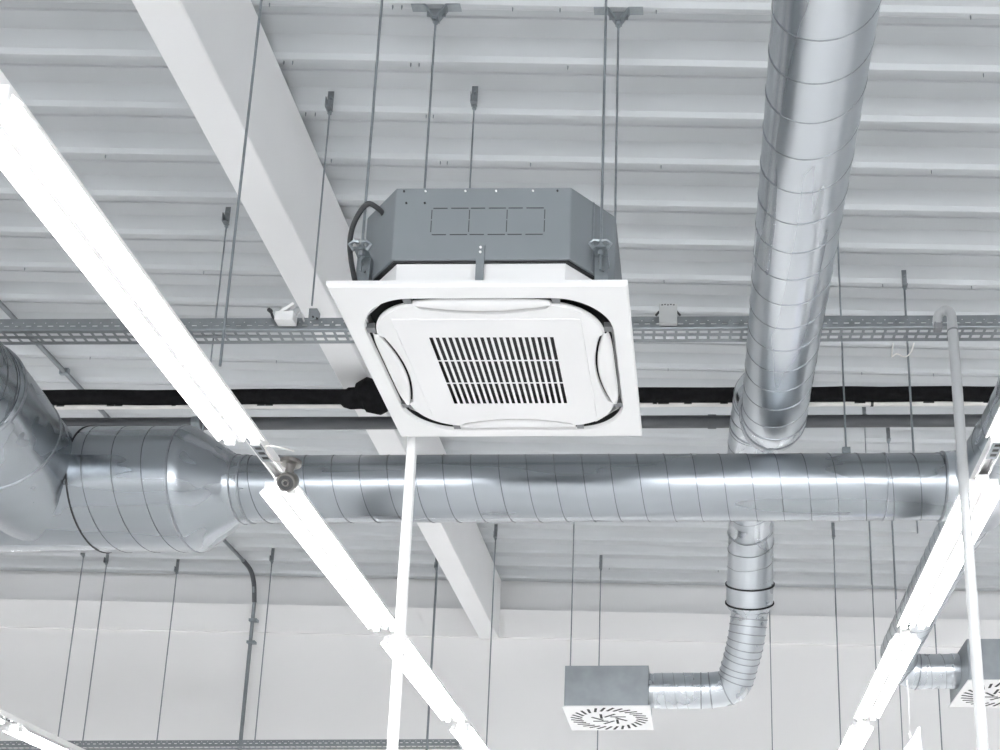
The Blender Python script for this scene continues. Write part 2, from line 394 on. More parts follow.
# ------------------------------------------------------------------ hangers
def rod_mesh(bm, p0, p1, r):
    tube(bm, [p0, p1], r, 8)
hung = []
def hanger(px, py, zbot, r=.005, label='', bracket='strip', y=None, x=None, zoff=0, group=None, plate=.115):
    """threaded rod hung from the roof rib seen at (px,py)"""
    if y is None: p = on_ceil(px, py)
    else: p = Vector((x, y, zceil(x)))
    E = empty('hanger_rod', p, label, 'hanger rod', group)
    zt = p.z - (plate*.75 if bracket == 'strip' else .07 if bracket == 'v' else 0)
    bm = NB(); rod_mesh(bm, (p.x, p.y, zbot), (p.x, p.y, zt+.02 if bracket != 'none' else zceil(p.x)+.03), r); link('rod', bm, M['zinc'], E)
    if bracket == 'strip':
        bm = NB(); w = .014
        box(bm, (p.x-w, p.y-.003, zt+.012), (p.x+w, p.y, p.z+.03)); box(bm, (p.x-w, p.y-.03, zt+.006), (p.x+w, p.y+.004, zt+.012))
        box(bm, (p.x-w, p.y-.03, zt+.012), (p.x-w+.003, p.y, zt+.06))
        b = link('bracket', bm, M['traymetal'], E)
        bm = NB(); tube(bm, [(p.x, p.y, zt-.008), (p.x, p.y, zt+.004)], .011, 6); link('nut', bm, M['zinc'], b); bm = NB(); tube(bm, [(p.x+.004, p.y-.003, p.z-.012), (p.x+.004, p.y-.014, p.z-.012)], .007, 6)
        link('bracket_screw', bm, M['zinc'], b)
    elif bracket == 'v':
        bm = NB()
        for s in (-1, 1):
            box(bm, (p.x+min(s*.045, s*.105), p.y-.018, p.z-.006), (p.x+max(s*.045, s*.105), p.y+.018, p.z-.001))
            vs = [bm.verts.new(v) for v in ((p.x+s*.05, p.y-.018, p.z-.002), (p.x+s*.05, p.y+.018, p.z-.002), (p.x+s*.012, p.y+.018, p.z-.062), (p.x+s*.012, p.y-.018, p.z-.062),
                                            (p.x+s*.042, p.y-.018, p.z-.002), (p.x+s*.042, p.y+.018, p.z-.002), (p.x+s*.006, p.y+.018, p.z-.056), (p.x+s*.006, p.y-.018, p.z-.056))]
            for f in ((0, 1, 2, 3), (4, 5, 6, 7), (0, 1, 5, 4), (1, 2, 6, 5), (2, 3, 7, 6), (3, 0, 4, 7)): bm.faces.new([vs[i] for i in f])
        box(bm, (p.x-.014, p.y-.018, p.z-.068), (p.x+.014, p.y+.018, p.z-.06))
        b = link('bracket', bm, M['zinc'], E)
        bm = NB(); tube(bm, [(p.x, p.y, p.z-.082), (p.x, p.y, p.z-.067)], .013, 6); link('nut', bm, M['zinc'], b)
        bm = NB(); box(bm, (p.x-.04, p.y+.004, p.z-.045), (p.x+.04, p.y+.007, p.z-.003)); link('web_plate', bm, M['traymetal'], b)
    return E, p
GA = 'rods holding the air conditioning cassette'
lab = ['steel rod holding the cassette corner beside the looping black cable', 'steel rod holding the cassette corner in front of the other one near the silver duct',
       'steel rod with V bracket rising from behind the cassette on the roof beam side', 'steel rod with V bracket down to the rear cassette corner near the silver duct']
for i, (x, y, z) in enumerate(rodpos):
    hanger(0, 0, z-.075, .0048, lab[i], 'v' , y=y, x=x, group=GA)

# ------------------------------------------------------------------ luminaires
ZL = 2.07
ROWS = {'A': -1.622, 'B': 1.10, 'C': -4.66, 'D': 3.9}
def luminaire(x, y0, label, group, L=1.5):
    E = empty('fluorescent_luminaire', (x, y0+L/2, ZL), label, 'ceiling lamp', group)
    z = ZL
    prof = [(-.085, .012), (-.081, .010), (-.056, .034), (-.030, .044), (-.014, .044), (-.009, .006), (.009, .006), (.014, .044), (.030, .044), (.056, .034), (.081, .010), (.085, .012),
            (.085, .017), (.058, .042), (.034, .056), (-.034, .056), (-.058, .042), (-.085, .017)]
    bm = NB(); prism(bm, [(x+a, z+b) for a, b in prof], 'y', y0+.02, y0+L-.02); link('reflector', bm, M['whitepaint'], E)
    for s in (-1, 1):
        bm = NB(); tube(bm, [(x+s*.045, y0+.012, z+.018), (x+s*.045, y0+L-.012, z+.018)], .0135, 14); link('tube', bm, M['tube'], E, smooth=True)
        for yy, d in ((y0, 1), (y0+L, -1)):
            bm = NB(); box(bm, (x+s*.045-.016, min(yy, yy+d*.014), z+.002), (x+s*.045+.016, max(yy, yy+d*.014), z+.052)); link('lamp_holder', bm, M['whitepaint'], E, bev=.003)
    bm = NB(); box(bm, (x-.022, y0-.01, z+.048), (x+.022, y0+L+.01, z+.066)); link('gear_housing', bm, M['whitepaint'], E, bev=.002)
    return E
def copy_tree(o, dloc, label=None, group=None):
    c = o.copy(); col.objects.link(c); c.location = o.location + Vector(dloc)
    if label: c['label'] = label
    if group: c['group'] = group
    for ch in o.children:
        d = ch.copy(); col.objects.link(d); d.parent = c
        for g_ in ch.children:
            e = g_.copy(); col.objects.link(e); e.parent = d
    return c
YS = [2.09, 3.94, 5.62, 7.31]
GL = 'twin tube luminaires in rows'
base = luminaire(ROWS['A'], YS[0], 'long lit twin tube luminaire crossing in front of the ceiling cable tray', GL)
def lum(row, y0, label, group=GL): return copy_tree(base, (ROWS[row]-ROWS['A'], y0-YS[0], 0), label, group)
lum('A', YS[1], 'lit twin tube luminaire just below the small grey security camera')
lum('A', YS[2], 'lit twin tube luminaire between the white pole and the last one of its row')
lum('A', YS[3], 'last lit luminaire of the row under the cassette, cut by the bottom edge')
lum('B', YS[1], 'lit luminaire crossed by the hooked pole near the right edge')
lum('B', YS[2], 'lit luminaire whose end covers the elbow of the duct to the cropped diffuser box')
lum('B', YS[3], 'lit luminaire at the bottom edge, lowest of the row near the hooked pole')
lum('C', YS[2], 'luminaire peeking into the bottom left corner of the photo')
lum('C', YS[3], 'lit luminaire of the bottom left corner row, mostly outside the photo')
GO = 'luminaires of the hall outside the photo'
for row in 'ABCD':
    ys = [YS[0]-1.70*k for k in range(1, 8)]
    if row in 'BCD': ys.append(YS[0])
    if row == 'C': ys.append(YS[1])
    if row == 'D': ys += YS[1:]
    for y in ys: lum(row, y, 'twin tube luminaire elsewhere in the hall', GO)
def track(x, label):
    E = empty('lighting_track', (x, 0, ZL+.075), label, 'lighting track')
    z0 = ZL+.066
    bm = NB(); prism(bm, [(x-.026, z0), (x-.018, z0), (x-.018, z0+.004), (x-.022, z0+.004), (x-.022, z0+.032), (x+.022, z0+.032), (x+.022, z0+.004), (x+.018, z0+.004), (x+.018, z0), (x+.026, z0), (x+.026, z0+.036), (x-.026, z0+.036)], 'y', -10.5, 9.0)
    link('rail', bm, M['whitepaint'], E)
    for yj in (1.9, 3.74, 5.5, 7.2):
        bm = NB(); box(bm, (x-.02, yj-.09, z0-.003), (x+.02, yj+.07, z0)); j = link('joint_plate', bm, M['traymetal'], E)
        bm = NB()
        for k in range(4): box(bm, (x-.010, yj-.07+k*.035, z0-.0045), (x+.012, yj-.055+k*.035, z0-.0025))
        link('joint_slot', bm, M['dark'], j)
    return E
track(ROWS['A'], 'white rail carrying the row of lamps that holds the security camera')
track(ROWS['B'], 'white rail carrying the row of lamps behind the hooked pole')
track(ROWS['C'], 'white rail above the lamp in the bottom left corner')
track(ROWS['D'], 'white lamp rail outside the photo beyond the right edge')
# security camera under the first joint
m_ = on_z(291, 463, ZL+.060); cx_, cy_ = m_.x, m_.y
E = empty('security_camera', (cx_, cy_, ZL-.04), 'small grey bullet security camera hanging from the lamp rail', 'camera')
bm = NB(); tube(bm, [(cx_, cy_, ZL+.066), (cx_, cy_, ZL+.052)], [.040, .037], 24); link('mount_plate', bm, M['greyplastic'], E, smooth=True)
bm = NB(); tube(bm, [(cx_, cy_, ZL+.054), (cx_-.004, cy_+.004, ZL+.036), (cx_-.006, cy_+.008, ZL+.015)], [.020, .015, .018], 16); link('neck', bm, M['greyplastic'], E, smooth=True)
d = Vector((.12, -.80, -.58)).normalized(); c0 = Vector((cx_-.012, cy_+.045, ZL+.016))
bm = NB(); tube(bm, [c0-d*.006, c0-d*.002, c0+d*.01, c0+d*.05, c0+d*.088, c0+d*.092], [.012, .024, .032, .035, .035, .032], 28); hd = link('camera_body', bm, M['greyplastic'], E, smooth=True)
bm = NB(); tube(bm, [c0+d*.090, c0+d*.0935], [.027, .027], 24); link('camera_face', bm, M['dark'], hd)
bm = NB(); tube(bm, [c0+d*.093, c0+d*.099], [.015, .012], 20); link('camera_lens', bm, M['greyplastic'], hd)
bm = NB(); tube(bm, [c0+d*.0985, c0+d*.1], [.008, .008], 20); link('lens_glass', bm, M['lens'], hd)
bm = NB(); tube(bm, smooth_path([(cx_-.01, cy_-.0, ZL+.062), (cx_-.05, cy_-.05, ZL+.045), (cx_-.05, cy_-.12, ZL+.06), (cx_+.01, cy_-.13, ZL+.05), (cx_+.03, cy_-.06, ZL+.075)]), .003, 8); link('wire', bm, M['palepipe'], E)

# ------------------------------------------------------------------ ducts
def duct(name, pts, r, label, pitch=.135, seams=((0, 1),), rings=(), group=None, caps=True, smooth_it=False, seamr=None, ph=0.):
    P = [Vector(p) for p in pts]
    base_ = P[0].copy(); base_.z -= max(r) if isinstance(r, (list, tuple)) else r
    E = empty(name, base_, label, 'duct', group)
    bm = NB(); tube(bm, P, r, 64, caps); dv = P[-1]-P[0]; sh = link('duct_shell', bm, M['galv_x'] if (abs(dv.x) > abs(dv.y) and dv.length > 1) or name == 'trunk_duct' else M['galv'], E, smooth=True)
    return E, sh
def add_seam(sh, pts, r, pitch=.135, ph=0., w=.004, h=.0022):
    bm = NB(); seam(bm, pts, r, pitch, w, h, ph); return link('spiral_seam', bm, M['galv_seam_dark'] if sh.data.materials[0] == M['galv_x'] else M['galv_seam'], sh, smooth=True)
def add_ring(E, c, d, r, w=.02, h=.005, m='galv'):
    bm = NB(); ring(bm, c, d, r, w, h); return link('joint_ring', bm, M[m], E, smooth=True)
# first distribution duct, running from above the viewer
X1, Z1, R1 = None, 2.96, .1575
p = on_z(772, 430, Z1-.06); X1 = .366
Ye = 4.83
E1, s1 = duct('spiral_duct', [(X1+.052, -4, Z1), (X1, Ye, Z1)], R1, 'wide silver spiral duct coming down from the top edge past the cassette')
add_seam(s1, [(X1+.034, -1.0, Z1), (X1, Ye-.05, Z1)], R1, .149, ph=1.2)
add_ring(E1, (X1, Ye-.012, Z1), (0, 1, 0), R1, .012, .004, 'galv_seam')
# elbow up, over the cross duct and down to the diffuser
def q3(px, py, y): return on_y(px, py, y)
path = [Vector((X1, Ye, Z1)), Vector((X1, Ye+.05, Z1+.003)), Vector((X1-.004, Ye+.14, Z1+.04)), Vector((X1-.012, Ye+.22, Z1+.12)), Vector((X1-.020, Ye+.36, Z1+.30)), q3(761, 396, 5.38), q3(756, 424, 5.63), q3(752.5, 455, 5.88), q3(751.5, 490, 6.33), q3(751, 508, 6.52), q3(751, 530, 6.73), q3(750.5, 560, 6.93), q3(750, 584, 7.04)]
path = smooth_path(path, 6)
drop = path[-17:]; path = path[:-16]
E2, s2 = duct('spiral_duct', path, [R1 if i < 12 else .146 for i in range(len(path))], 'silver duct hump bending up behind the wide duct end and over the cross duct')
i0 = 5*6
add_seam(s2, path[i0:], .146, .11, ph=.5)
for i in (6, 12, 18, 30, 36, 44):
    add_ring(E2, path[i], path[i+1]-path[i-1], R1 if i < 12 else .146, .012, .004, 'galv_seam')
E3, s3 = duct('spiral_duct', drop, [.146+.0095*k/16 for k in range(17)], 'silver duct descending below the cross duct to its black ringed collar')
add_seam(s3, drop[3:], .1525, .13, ph=2.)
dd = (drop[-1]-drop[-2]).normalized(); cA = drop[-1]; cB = cA+dd*.13
bm = NB(); tube(bm, [cA-dd*.01, cB], R1+.002, 64); link('collar', bm, M['galv'], E3, smooth=True)
add_ring(E3, cA, dd, R1+.004, .012, .006, 'dark'); add_ring(E3, cB, dd, R1+.004, .012, .006, 'dark')
# box one (near bottom centre)
def plenum(x0, x1, y0, y1, z0, z1, label, spx, spz, spy, spr, spout):
    E = empty('diffuser_box', ((x0+x1)/2, (y0+y1)/2, z0), label, 'air diffuser')
    bm = NB(); box(bm, (x0+.012, y0+.012, z0+.008), (x1-.012, y1-.012, z1)); h_ = link('housing', bm, M['galv_body2'], E, bev=.002)
    bm = NB(); box(bm, (x0, y0, z0), (x1, y1, z0+.010)); pl = link('diffuser_plate', bm, M['whitepaint'], E, bev=.002)
    cx, cy = (x0+x1)/2, (y0+y1)/2; W = (x1-x0)/2
    bm = NB()
    for n_, ra, rb, sw, tw in ((28, .62, .92, .009, .5), (8, .10, .46, .009, .7)):
        bm = NB()
        for k in range(n_):
            a = 2*PI*k/n_ + .1; L_ = (rb-ra)*W/2; rm = (ra+rb)/2*W
            c = Vector((cx+rm*math.cos(a), cy+rm*math.sin(a), z0)); R = Matrix.Rotation(a+tw, 3, 'Z')
            box(bm, (c.x-L_, c.y-sw, z0-.0012), (c.x+L_, c.y+sw, z0+.001), R, c)
        link('swirl_slots', bm, M['dark'], pl)
    bm = NB(); tube(bm, [(spx, spy, spz), (spx+spout, spy, spz)], spr+.004, 48); sp = link('spigot', bm, M['galv'], E, smooth=True)
    return E
b1a = on_y(562, 707, 7.30); b1b = on_y(650, 707, 7.30)
bz_ = b1a.z; bw = b1b.x-b1a.x
BX0, BX1, BY0, BY1, BZ0 = b1a.x, b1b.x, 7.30, 7.30+bw*.98, bz_
ZD = BZ0+.175; YD = (BY0+BY1)/2-.10
plenum(BX0, BX1, BY0, BY1, BZ0, BZ0+.30, 'grey steel diffuser box with white swirl plate hung below the cross duct', BX1-.012, ZD, YD, .118, .06)
RB = .126
el = on_y(722, 693, YD)
pth = [cB, cB+dd*.07, q3(746, 640, 7.25), q3(740, 664, 7.36)]
pe = Vector((el.x-.02, YD, ZD))
pth2 = smooth_path([pth[0], pth[1], pth[2], pth[3], q3(732, 685, YD-.04), Vector((pe.x-.04, YD, ZD+.005)), Vector((pe.x-.11, YD, ZD)), Vector((pe.x-.18, YD, ZD))], 8)
E4, s4 = duct('flexible_duct', pth2, [R1-.004 if i < 2 else max(RB, R1-.004-(i-2)*.004) for i in range(len(pth2))], 'ribbed silver bent duct between the ringed collar and the diffuser box')
add_seam(s4, pth2[:33], RB+.012, .050, w=.007, h=.003) if False else None
bm = NB()
cum = 0; nxt = .03
for i in range(3, 32):
    cum += (pth2[i]-pth2[i-1]).length
    if cum < nxt: continue
    nxt += .05; rr = max(RB, R1-.004-(i-2)*.004); ring(bm, pth2[i], pth2[i+1]-pth2[i-1], rr-.001, .008, .005, 40)
link('ribs', bm, M['galv_seam'], s4, smooth=True)
for i in (34, 42, 50): add_ring(E4, pth2[i], pth2[i+1]-pth2[i-1], RB, .010, .004, 'galv_seam')
e0 = pth2[-1]
E5, s5 = duct('spiral_duct', [e0, (BX1+.02, YD, ZD)], RB, 'short level silver duct entering the side of the hung diffuser box')
add_seam(s5, [e0, (BX1+.07, YD, ZD)], RB, .075)
# cross duct
YX, ZX, RX = 4.87, 2.58, .1575
cl = -2.19; cr = 1.19
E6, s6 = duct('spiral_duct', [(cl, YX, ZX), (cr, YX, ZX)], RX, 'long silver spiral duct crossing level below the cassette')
add_seam(s6, [(cl+.06, YX, ZX), (cr-.02, YX, ZX)], RX, .130)
add_ring(E6, (cl+.045, YX, ZX), (1, 0, 0), RX, .014, .005, 'galv_seam'); add_ring(E6, (.88, YX, ZX), (1, 0, 0), RX, .008, .003, 'galv_seam')
# big trunk at the left with reducer
RBIG = .293
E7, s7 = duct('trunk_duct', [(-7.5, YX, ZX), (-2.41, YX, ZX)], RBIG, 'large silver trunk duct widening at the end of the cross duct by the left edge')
add_seam(s7, [(-2.83, YX, ZX), (-2.43, YX, ZX)], RBIG, .135)
add_ring(E7, (-2.86, YX, ZX), (1, 0, 0), RBIG, .009, .004, 'dark')
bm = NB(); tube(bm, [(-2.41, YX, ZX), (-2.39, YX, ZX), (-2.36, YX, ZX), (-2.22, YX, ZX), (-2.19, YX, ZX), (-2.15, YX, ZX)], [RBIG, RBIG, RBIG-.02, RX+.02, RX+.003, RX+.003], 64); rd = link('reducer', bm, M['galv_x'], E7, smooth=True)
add_ring(E7, (-2.41, YX, ZX), (1, 0, 0), RBIG, .012, .005, 'galv_seam'); add_ring(E7, (-2.185, YX, ZX), (1, 0, 0), RX+.003, .010, .005, 'galv_seam')
# left feeding duct with flared saddle
XF = -3.13; RF = .275
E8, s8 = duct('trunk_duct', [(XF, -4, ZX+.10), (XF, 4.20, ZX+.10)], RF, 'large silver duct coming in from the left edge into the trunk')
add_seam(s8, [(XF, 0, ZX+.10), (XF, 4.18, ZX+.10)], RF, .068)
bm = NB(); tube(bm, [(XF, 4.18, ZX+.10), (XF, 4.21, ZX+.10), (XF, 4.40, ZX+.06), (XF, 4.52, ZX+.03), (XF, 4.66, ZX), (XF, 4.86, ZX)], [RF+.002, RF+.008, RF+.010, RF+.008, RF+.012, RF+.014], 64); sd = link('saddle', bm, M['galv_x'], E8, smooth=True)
add_ring(E8, (XF, 4.21, ZX+.10), (0, 1, -.1), RF+.005, .014, .007, 'galv_seam'); add_ring(E8, (XF, 4.48, ZX+.04), (0, 1, -.2), RF+.008, .012, .005, 'galv_seam')
# right branch
XR_ = 1.355
E9, s9 = duct('spiral_duct', [(XR_+.03, -4, ZX+.02), (XR_+.03, 4.50, ZX+.02)], RX, 'silver spiral duct entering at the right edge above the lamp row')
add_seam(s9, [(XR_+.03, 2.5, ZX+.02), (XR_+.03, 4.48, ZX+.02)], RX, .135)
bm = NB(); tube(bm, [(XR_+.03, 4.48, ZX+.02), (XR_+.02, 4.56, ZX+.01), (XR_, YX-.17, ZX), (XR_, YX+.17, ZX), (XR_, YX+.21, ZX)], [RX+.004, RX+.006, RX+.008, RX+.006, .135], 64)
tube(bm, [(cr-.04, YX, ZX), (cr-.02, YX, ZX), (cr+.04, YX, ZX), (XR_, YX, ZX)], [RX+.003, RX+.006, RX+.012, RX+.002], 64)
link('tee_piece', bm, M['galv'], E9, smooth=True)
add_ring(E9, (XR_+.03, 4.50, ZX+.02), (0, 1, 0), RX+.004, .014, .006, 'galv_seam'); add_ring(E9, (cr-.035, YX, ZX), (1, 0, 0), RX+.004, .014, .005, 'galv_seam')
RD = .122
YB2 = 7.42
b2 = on_y(968, 681, 7.05); B2x0, B2z0 = b2.x, b2.z
YD2 = 7.38; ZD2 = B2z0+.18
pp = smooth_path([(XR_, YX+.2, ZX), (XR_-.002, 6.0, ZX), (XR_-.006, 6.9, ZX), (XR_-.002, 7.20, ZX-.003), (XR_+.05, YD2-.02, (ZX+ZD2)/2), (XR_+.14, YD2, ZD2), (XR_+.20, YD2, ZD2)], 10)
EA, sA = duct('spiral_duct', pp, RD, 'silver spiral duct running behind the lamps to the cropped diffuser box')
add_seam(sA, pp[:32], RD, .125)
for i in (36, 44, 52): add_ring(EA, pp[i], pp[i+1]-pp[i-1], RD, .010, .004, 'galv_seam')
EB, sB = duct('spiral_duct', [pp[-1], (B2x0+.02, YD2, ZD2)], RD-.002, 'short silver duct entering the diffuser box cropped by the right edge')
add_seam(sB, [pp[-1], (B2x0-.01, YD2, ZD2)], RD-.002, .10)
plenum(B2x0, B2x0+.60, 7.05, 7.65, B2z0, B2z0+.30, 'grey diffuser box with swirl plate cropped by the right edge', B2x0+.012, ZD2, YD2, RD-.002, -.05)

# ------------------------------------------------------------------ cable trays
def tray(x0, x1, y, z, h, w, label, pitch=.05):
    E = empty('cable_tray', ((x0+x1)/2, y+w/2, z), label, 'cable tray')
    L_ = x1-x0; bm = NB()
    perforated(bm, (x0, y, z), (1, 0, 0), (0, 1, 0), L_, [(0, .016*w/.1, None), (.016*w/.1, .036*w/.1, pitch, .037, .006), (.036*w/.1, .056*w/.1, None), (.056*w/.1, .078*w/.1, pitch, .037, .002), (.078*w/.1, w, None)])
    link('bottom_plate', bm, M['traymetal'], E, solid=.0015)
    bm = NB()
    perforated(bm, (x0, y, z), (1, 0, 0), (0, 0, 1), L_, [(0, .022, None), (.022, .028, pitch, .024, .008), (.028, .038, None), (.038, .044, pitch, .006, .042), (.044, h, None)])
    perforated(bm, (x0, y, z+h), (1, 0, 0), (0, 1, 0), L_, [(0, .008, None)])
    link('side_plate', bm, M['traymetal'], E, solid=.0015)
    bm = NB(); perforated(bm, (x0, y+w, z), (1, 0, 0), (0, 0, 1), L_, [(0, .014, None)]); link('side_plate', bm, M['traymetal'], E, solid=.0015)
    return E
TY, TZ = 4.43, 3.138
tr_ = tray(-6.5, 4.5, TY, TZ, .062, .10, 'perforated grey cable tray crossing under the ribbed ceiling behind the cassette')
bm = NB(); tube(bm, [(-6.5, TY-.001, TZ+.002), (4.5, TY-.001, TZ+.002)], .005, 8); link('edge_roll', bm, M['traymetal'], tr_, smooth=True)
tray(-8.5, -2.08, 9.33, 2.51, .055, .12, 'perforated grey cable tray low on the far wall along the bottom edge')
# things on the tray
c = on_y(313, 316, TY-.01)
E = empty('tray_bracket', c, 'small grey bracket clamping the tray to its rod beside the white box', 'bracket')
bm = NB(); prism(bm, [(c.x-.022, TZ+.05), (c.x+.03, TZ+.05), (c.x+.03, TZ+.08), (c.x+.014, TZ+.108), (c.x-.022, TZ+.108)], 'y', TY-.006, TY-.003); link('plate', bm, M['traymetal'], E)
bm = NB()
for a, b in ((.0, .062), (.018, .054)): tube(bm, [(c.x+a, TY-.006, TZ+b), (c.x+a, TY-.012, TZ+b)], .004, 8)
link('bolt', bm, M['dark'], E)
c = on_y(286, 326, TY-.03)
E = empty('junction_box', c, 'open white plastic box with raised lid sitting on the ceiling tray', 'junction box')
bm = NB(); box(bm, (c.x-.045, TY-.06, TZ+.012), (c.x+.040, TY-.008, TZ+.058)); link('box_body', bm, M['plastic'], E, bev=.004)
bm = NB(); R = Matrix.Rotation(math.radians(-38), 3, 'Y') @ Matrix.Rotation(math.radians(20), 3, 'X'); box(bm, (c.x-.045, TY-.055, TZ+.075), (c.x+.038, TY-.012, TZ+.088), R); link('lid', bm, M['plastic'], E, bev=.003)
bm = NB(); tube(bm, [(c.x-.028, TY-.03, TZ+.056), (c.x-.018, TY-.03, TZ+.085)], .010, 8); tube(bm, [(c.x+.01, TY-.03, TZ+.056), (c.x+.02, TY-.03, TZ+.08)], .012, 8); link('terminal', bm, M['box'], E)
bm = NB(); tube(bm, smooth_path([(c.x-.045, TY-.03, TZ+.03), (c.x-.062, TY-.03, TZ+.045), (c.x-.075, TY-.03, TZ+.075), (c.x-.085, TY-.03, TZ+.085)]), [.006]*16+[.010]*9, 10); link('plug', bm, M['cable'], E)
bm = NB(); tube(bm, smooth_path([(c.x+.04, TY-.03, TZ+.05), (c.x+.06, TY-.03, TZ+.07), (c.x+.075, TY-.02, TZ+.03)]), .004, 8); link('wire', bm, M['box'], E)
c = on_y(668, 318, TY-.02)
E = empty('junction_box', c, 'flat grey junction box fixed to the ceiling tray beside the wide duct', 'junction box')
bm = NB(); box(bm, (c.x-.040, TY-.030, TZ+.008), (c.x+.042, TY-.006, TZ+.108)); jb = link('box_body', bm, M['box'], E, bev=.003)
for s in (-1, 1):
    bm = NB(); tube(bm, [(c.x+s*.040, TY-.018, TZ+.075), (c.x+s*.055, TY-.018, TZ+.055)], .005, 8); link('cable_gland', bm, M['cable'], E)
bm = NB()
for k in range(5): box(bm, (c.x-.03+k*.013, TY-.0315, TZ+.098+.002*(k % 2)), (c.x-.022+k*.013, TY-.0295, TZ+.103+.002*(k % 2)))
link('marking', bm, M['cable'], jb)
# loose wire clip below the tray
w0 = [q3(893, 343, 4.44), q3(891.5, 357, 4.44), q3(897, 354, 4.44), q3(905, 357, 4.44), q3(911, 352, 4.44), q3(914, 343, 4.44)]
bm = NB(); tube(bm, smooth_path(w0[:2], 3) + smooth_path(w0[1:], 6)[1:], .003, 8); tag(link('wire_loop', bm, M['palepipe']), 'thin pale wire loop dangling below the ceiling tray', 'wire')

# ------------------------------------------------------------------ pipes under the roof
def hpipe(name, py, z, r, m, label, x0=-7, x1=4.5, cat='pipe', wob=0, px=0):
    p = on_z(500, py, z); n_ = 60
    E = empty(name, (x0, p.y, z-r), label, cat)
    pts = [(x0+(x1-x0)*i/n_, p.y+random.uniform(-wob, wob), z+random.uniform(-wob, wob)) for i in range(n_+1)]
    bm = NB(); tube(bm, pts, [r*(1+random.uniform(-wob, wob)*4) for _ in pts], 20); s = link('pipe_run', bm, m, E, smooth=True)
    return E, s, p.y
ZP = 3.62
E, s, yb = hpipe('insulated_pipe', 396, ZP, .0425, M['black'], 'black foam insulated pipe running level between the tray and the grey pipe', wob=.003)
# lumpy joint next to the cassette
c = on_y(366, 396, yb)
jx = lambda px: on_y(px, 396, yb).x
bm = NB(); tube(bm, [(jx(343), yb, ZP), (jx(346), yb, ZP-.01), (jx(350), yb, ZP-.012), (jx(358), yb, ZP-.01), (jx(362), yb, ZP), (jx(368), yb-.01, ZP+.005), (jx(380), yb, ZP-.01), (jx(396), yb, ZP)], [.043, .054, .061, .061, .078, .098, .095, .054], 18); link('insulation_joint', bm, M['black'], E, smooth=True)
E, s, yp = hpipe('drain_pipe', 405.3, ZP-.041, .014, M['palepipe'], 'thin pale plastic pipe strapped under the black insulated pipe', wob=.0015)
bm = NB()
for px in (52, 62, 112, 120, 175, 196, 235, 262, 270, 655, 662, 667, 688, 724, 858, 863, 872, 925, 930, 985, 990):
    c = on_y(px, 405.5, yp); w_ = .012 if px % 2 else .022
    box(bm, (c.x-w_, yp-.0155, ZP-.046), (c.x+w_, yp-.007, ZP-.036)) if px not in (196, 235, 872) else tube(bm, [(c.x-.008, yp, ZP-.041), (c.x+.008, yp, ZP-.041)], .016, 20)
link('printed_marks', bm, M['mark'], s)
E, s, yg = hpipe('grey_pipe', 422.5, ZP-.02, .037, M['greypipe'], 'dark grey level pipe just above the cross duct', wob=0)
for px in (198, 712):
    c = on_y(px, 422.5, yg); bm = NB(); tube(bm, [(c.x-.025, yg, ZP-.02), (c.x+.025, yg, ZP-.02)], .042, 20); link('pipe_clamp', bm, M['greypipe'] if px > 300 else M['zinc'], E)

# ------------------------------------------------------------------ conduit on roof and wall
XC = -4.225
pts = [(XC, 3.0, zceil(XC)-.02), (XC, 9.6, zceil(XC)-.02), (XC, 9.78, zceil(XC)-.04), (XC, 9.88, zceil(XC)-.13), (XC, 9.93, zceil(XC)-.3), (XC, 9.93, 3.0), (XC, 9.96, 1.0)]
E = empty('wall_conduit', (XC, 9.9, 1.0), 'grey conduit crossing the ceiling and bending down the far wall', 'conduit')
bm = NB(); tube(bm, [pts[0], pts[1]], .017, 12); tube(bm, [pts[3], pts[4], (XC, 9.93, 2.0), (XC, 9.93, FLOOR+.02)], .017, 12); link('pipe_run', bm, M['traymetal'], E, smooth=True)
bm = NB(); tube(bm, smooth_path([pts[1], pts[2], pts[3], pts[4]]), .021, 12); link('bend', bm, M['greypipe'], E, smooth=True)
for z in (3.9, 3.68):
    bm = NB(); box(bm, (XC-.025, 9.90, z-.012), (XC+.05, 9.955, z+.012)); link('clip', bm, M['zinc'], E)
for y in (4.9, 5.35, 6.6):
    bm = NB(); box(bm, (XC-.03, y-.012, zceil(XC)-.04), (XC+.03, y+.012, zceil(XC)+.003)); link('clip', bm, M['zinc'], E)

# ------------------------------------------------------------------ poles
xp = -1.146
E = empty('cable_pole', (xp, 4.03, FLOOR), 'slim white pole standing under the rear edge of the cassette', 'pole')
bm = NB(); box(bm, (xp-.018, 4.012, FLOOR), (xp+.018, 4.048, 2.50)); link('pole_shaft', bm, M['whitepaint'], E, bev=.006)
bm = NB(); box(bm, (xp-.06, 3.97, FLOOR), (xp+.06, 4.09, FLOOR+.01)); link('base_plate', bm, M['whitepaint'], E, bev=.002)
yq = 3.885
E = empty('hooked_pole', (1.018, yq, FLOOR), 'grey pole with hooked top in front of the ceiling tray near the right edge', 'pole')
tp = on_y(952, 322, yq); hr = .026
pts = [Vector((1.018, yq, FLOOR)), Vector((1.015, yq, 1.0)), Vector((tp.x+.003, yq, tp.z-.25)), Vector((tp.x, yq, tp.z-.03))] + [Vector((tp.x-hr+hr*math.cos(a), yq+.012*(1-math.cos(a)), tp.z+.022+1.5*hr*math.sin(a))) for a in [PI*k/12 for k in range(13)]] + [Vector((tp.x-2*hr, yq+.024, tp.z+.004))]
bm = NB(); tube(bm, pts, [.0205]*4+[.0190]*14, 20); link('pole_shaft', bm, M['polepaint'], E, smooth=True)
bm = NB(); tube(bm, [(tp.x+.0005, yq, tp.z-.045), (tp.x+.0003, yq, tp.z-.038)], .0222, 20); link('joint_ring', bm, M['groove'], E, smooth=True)
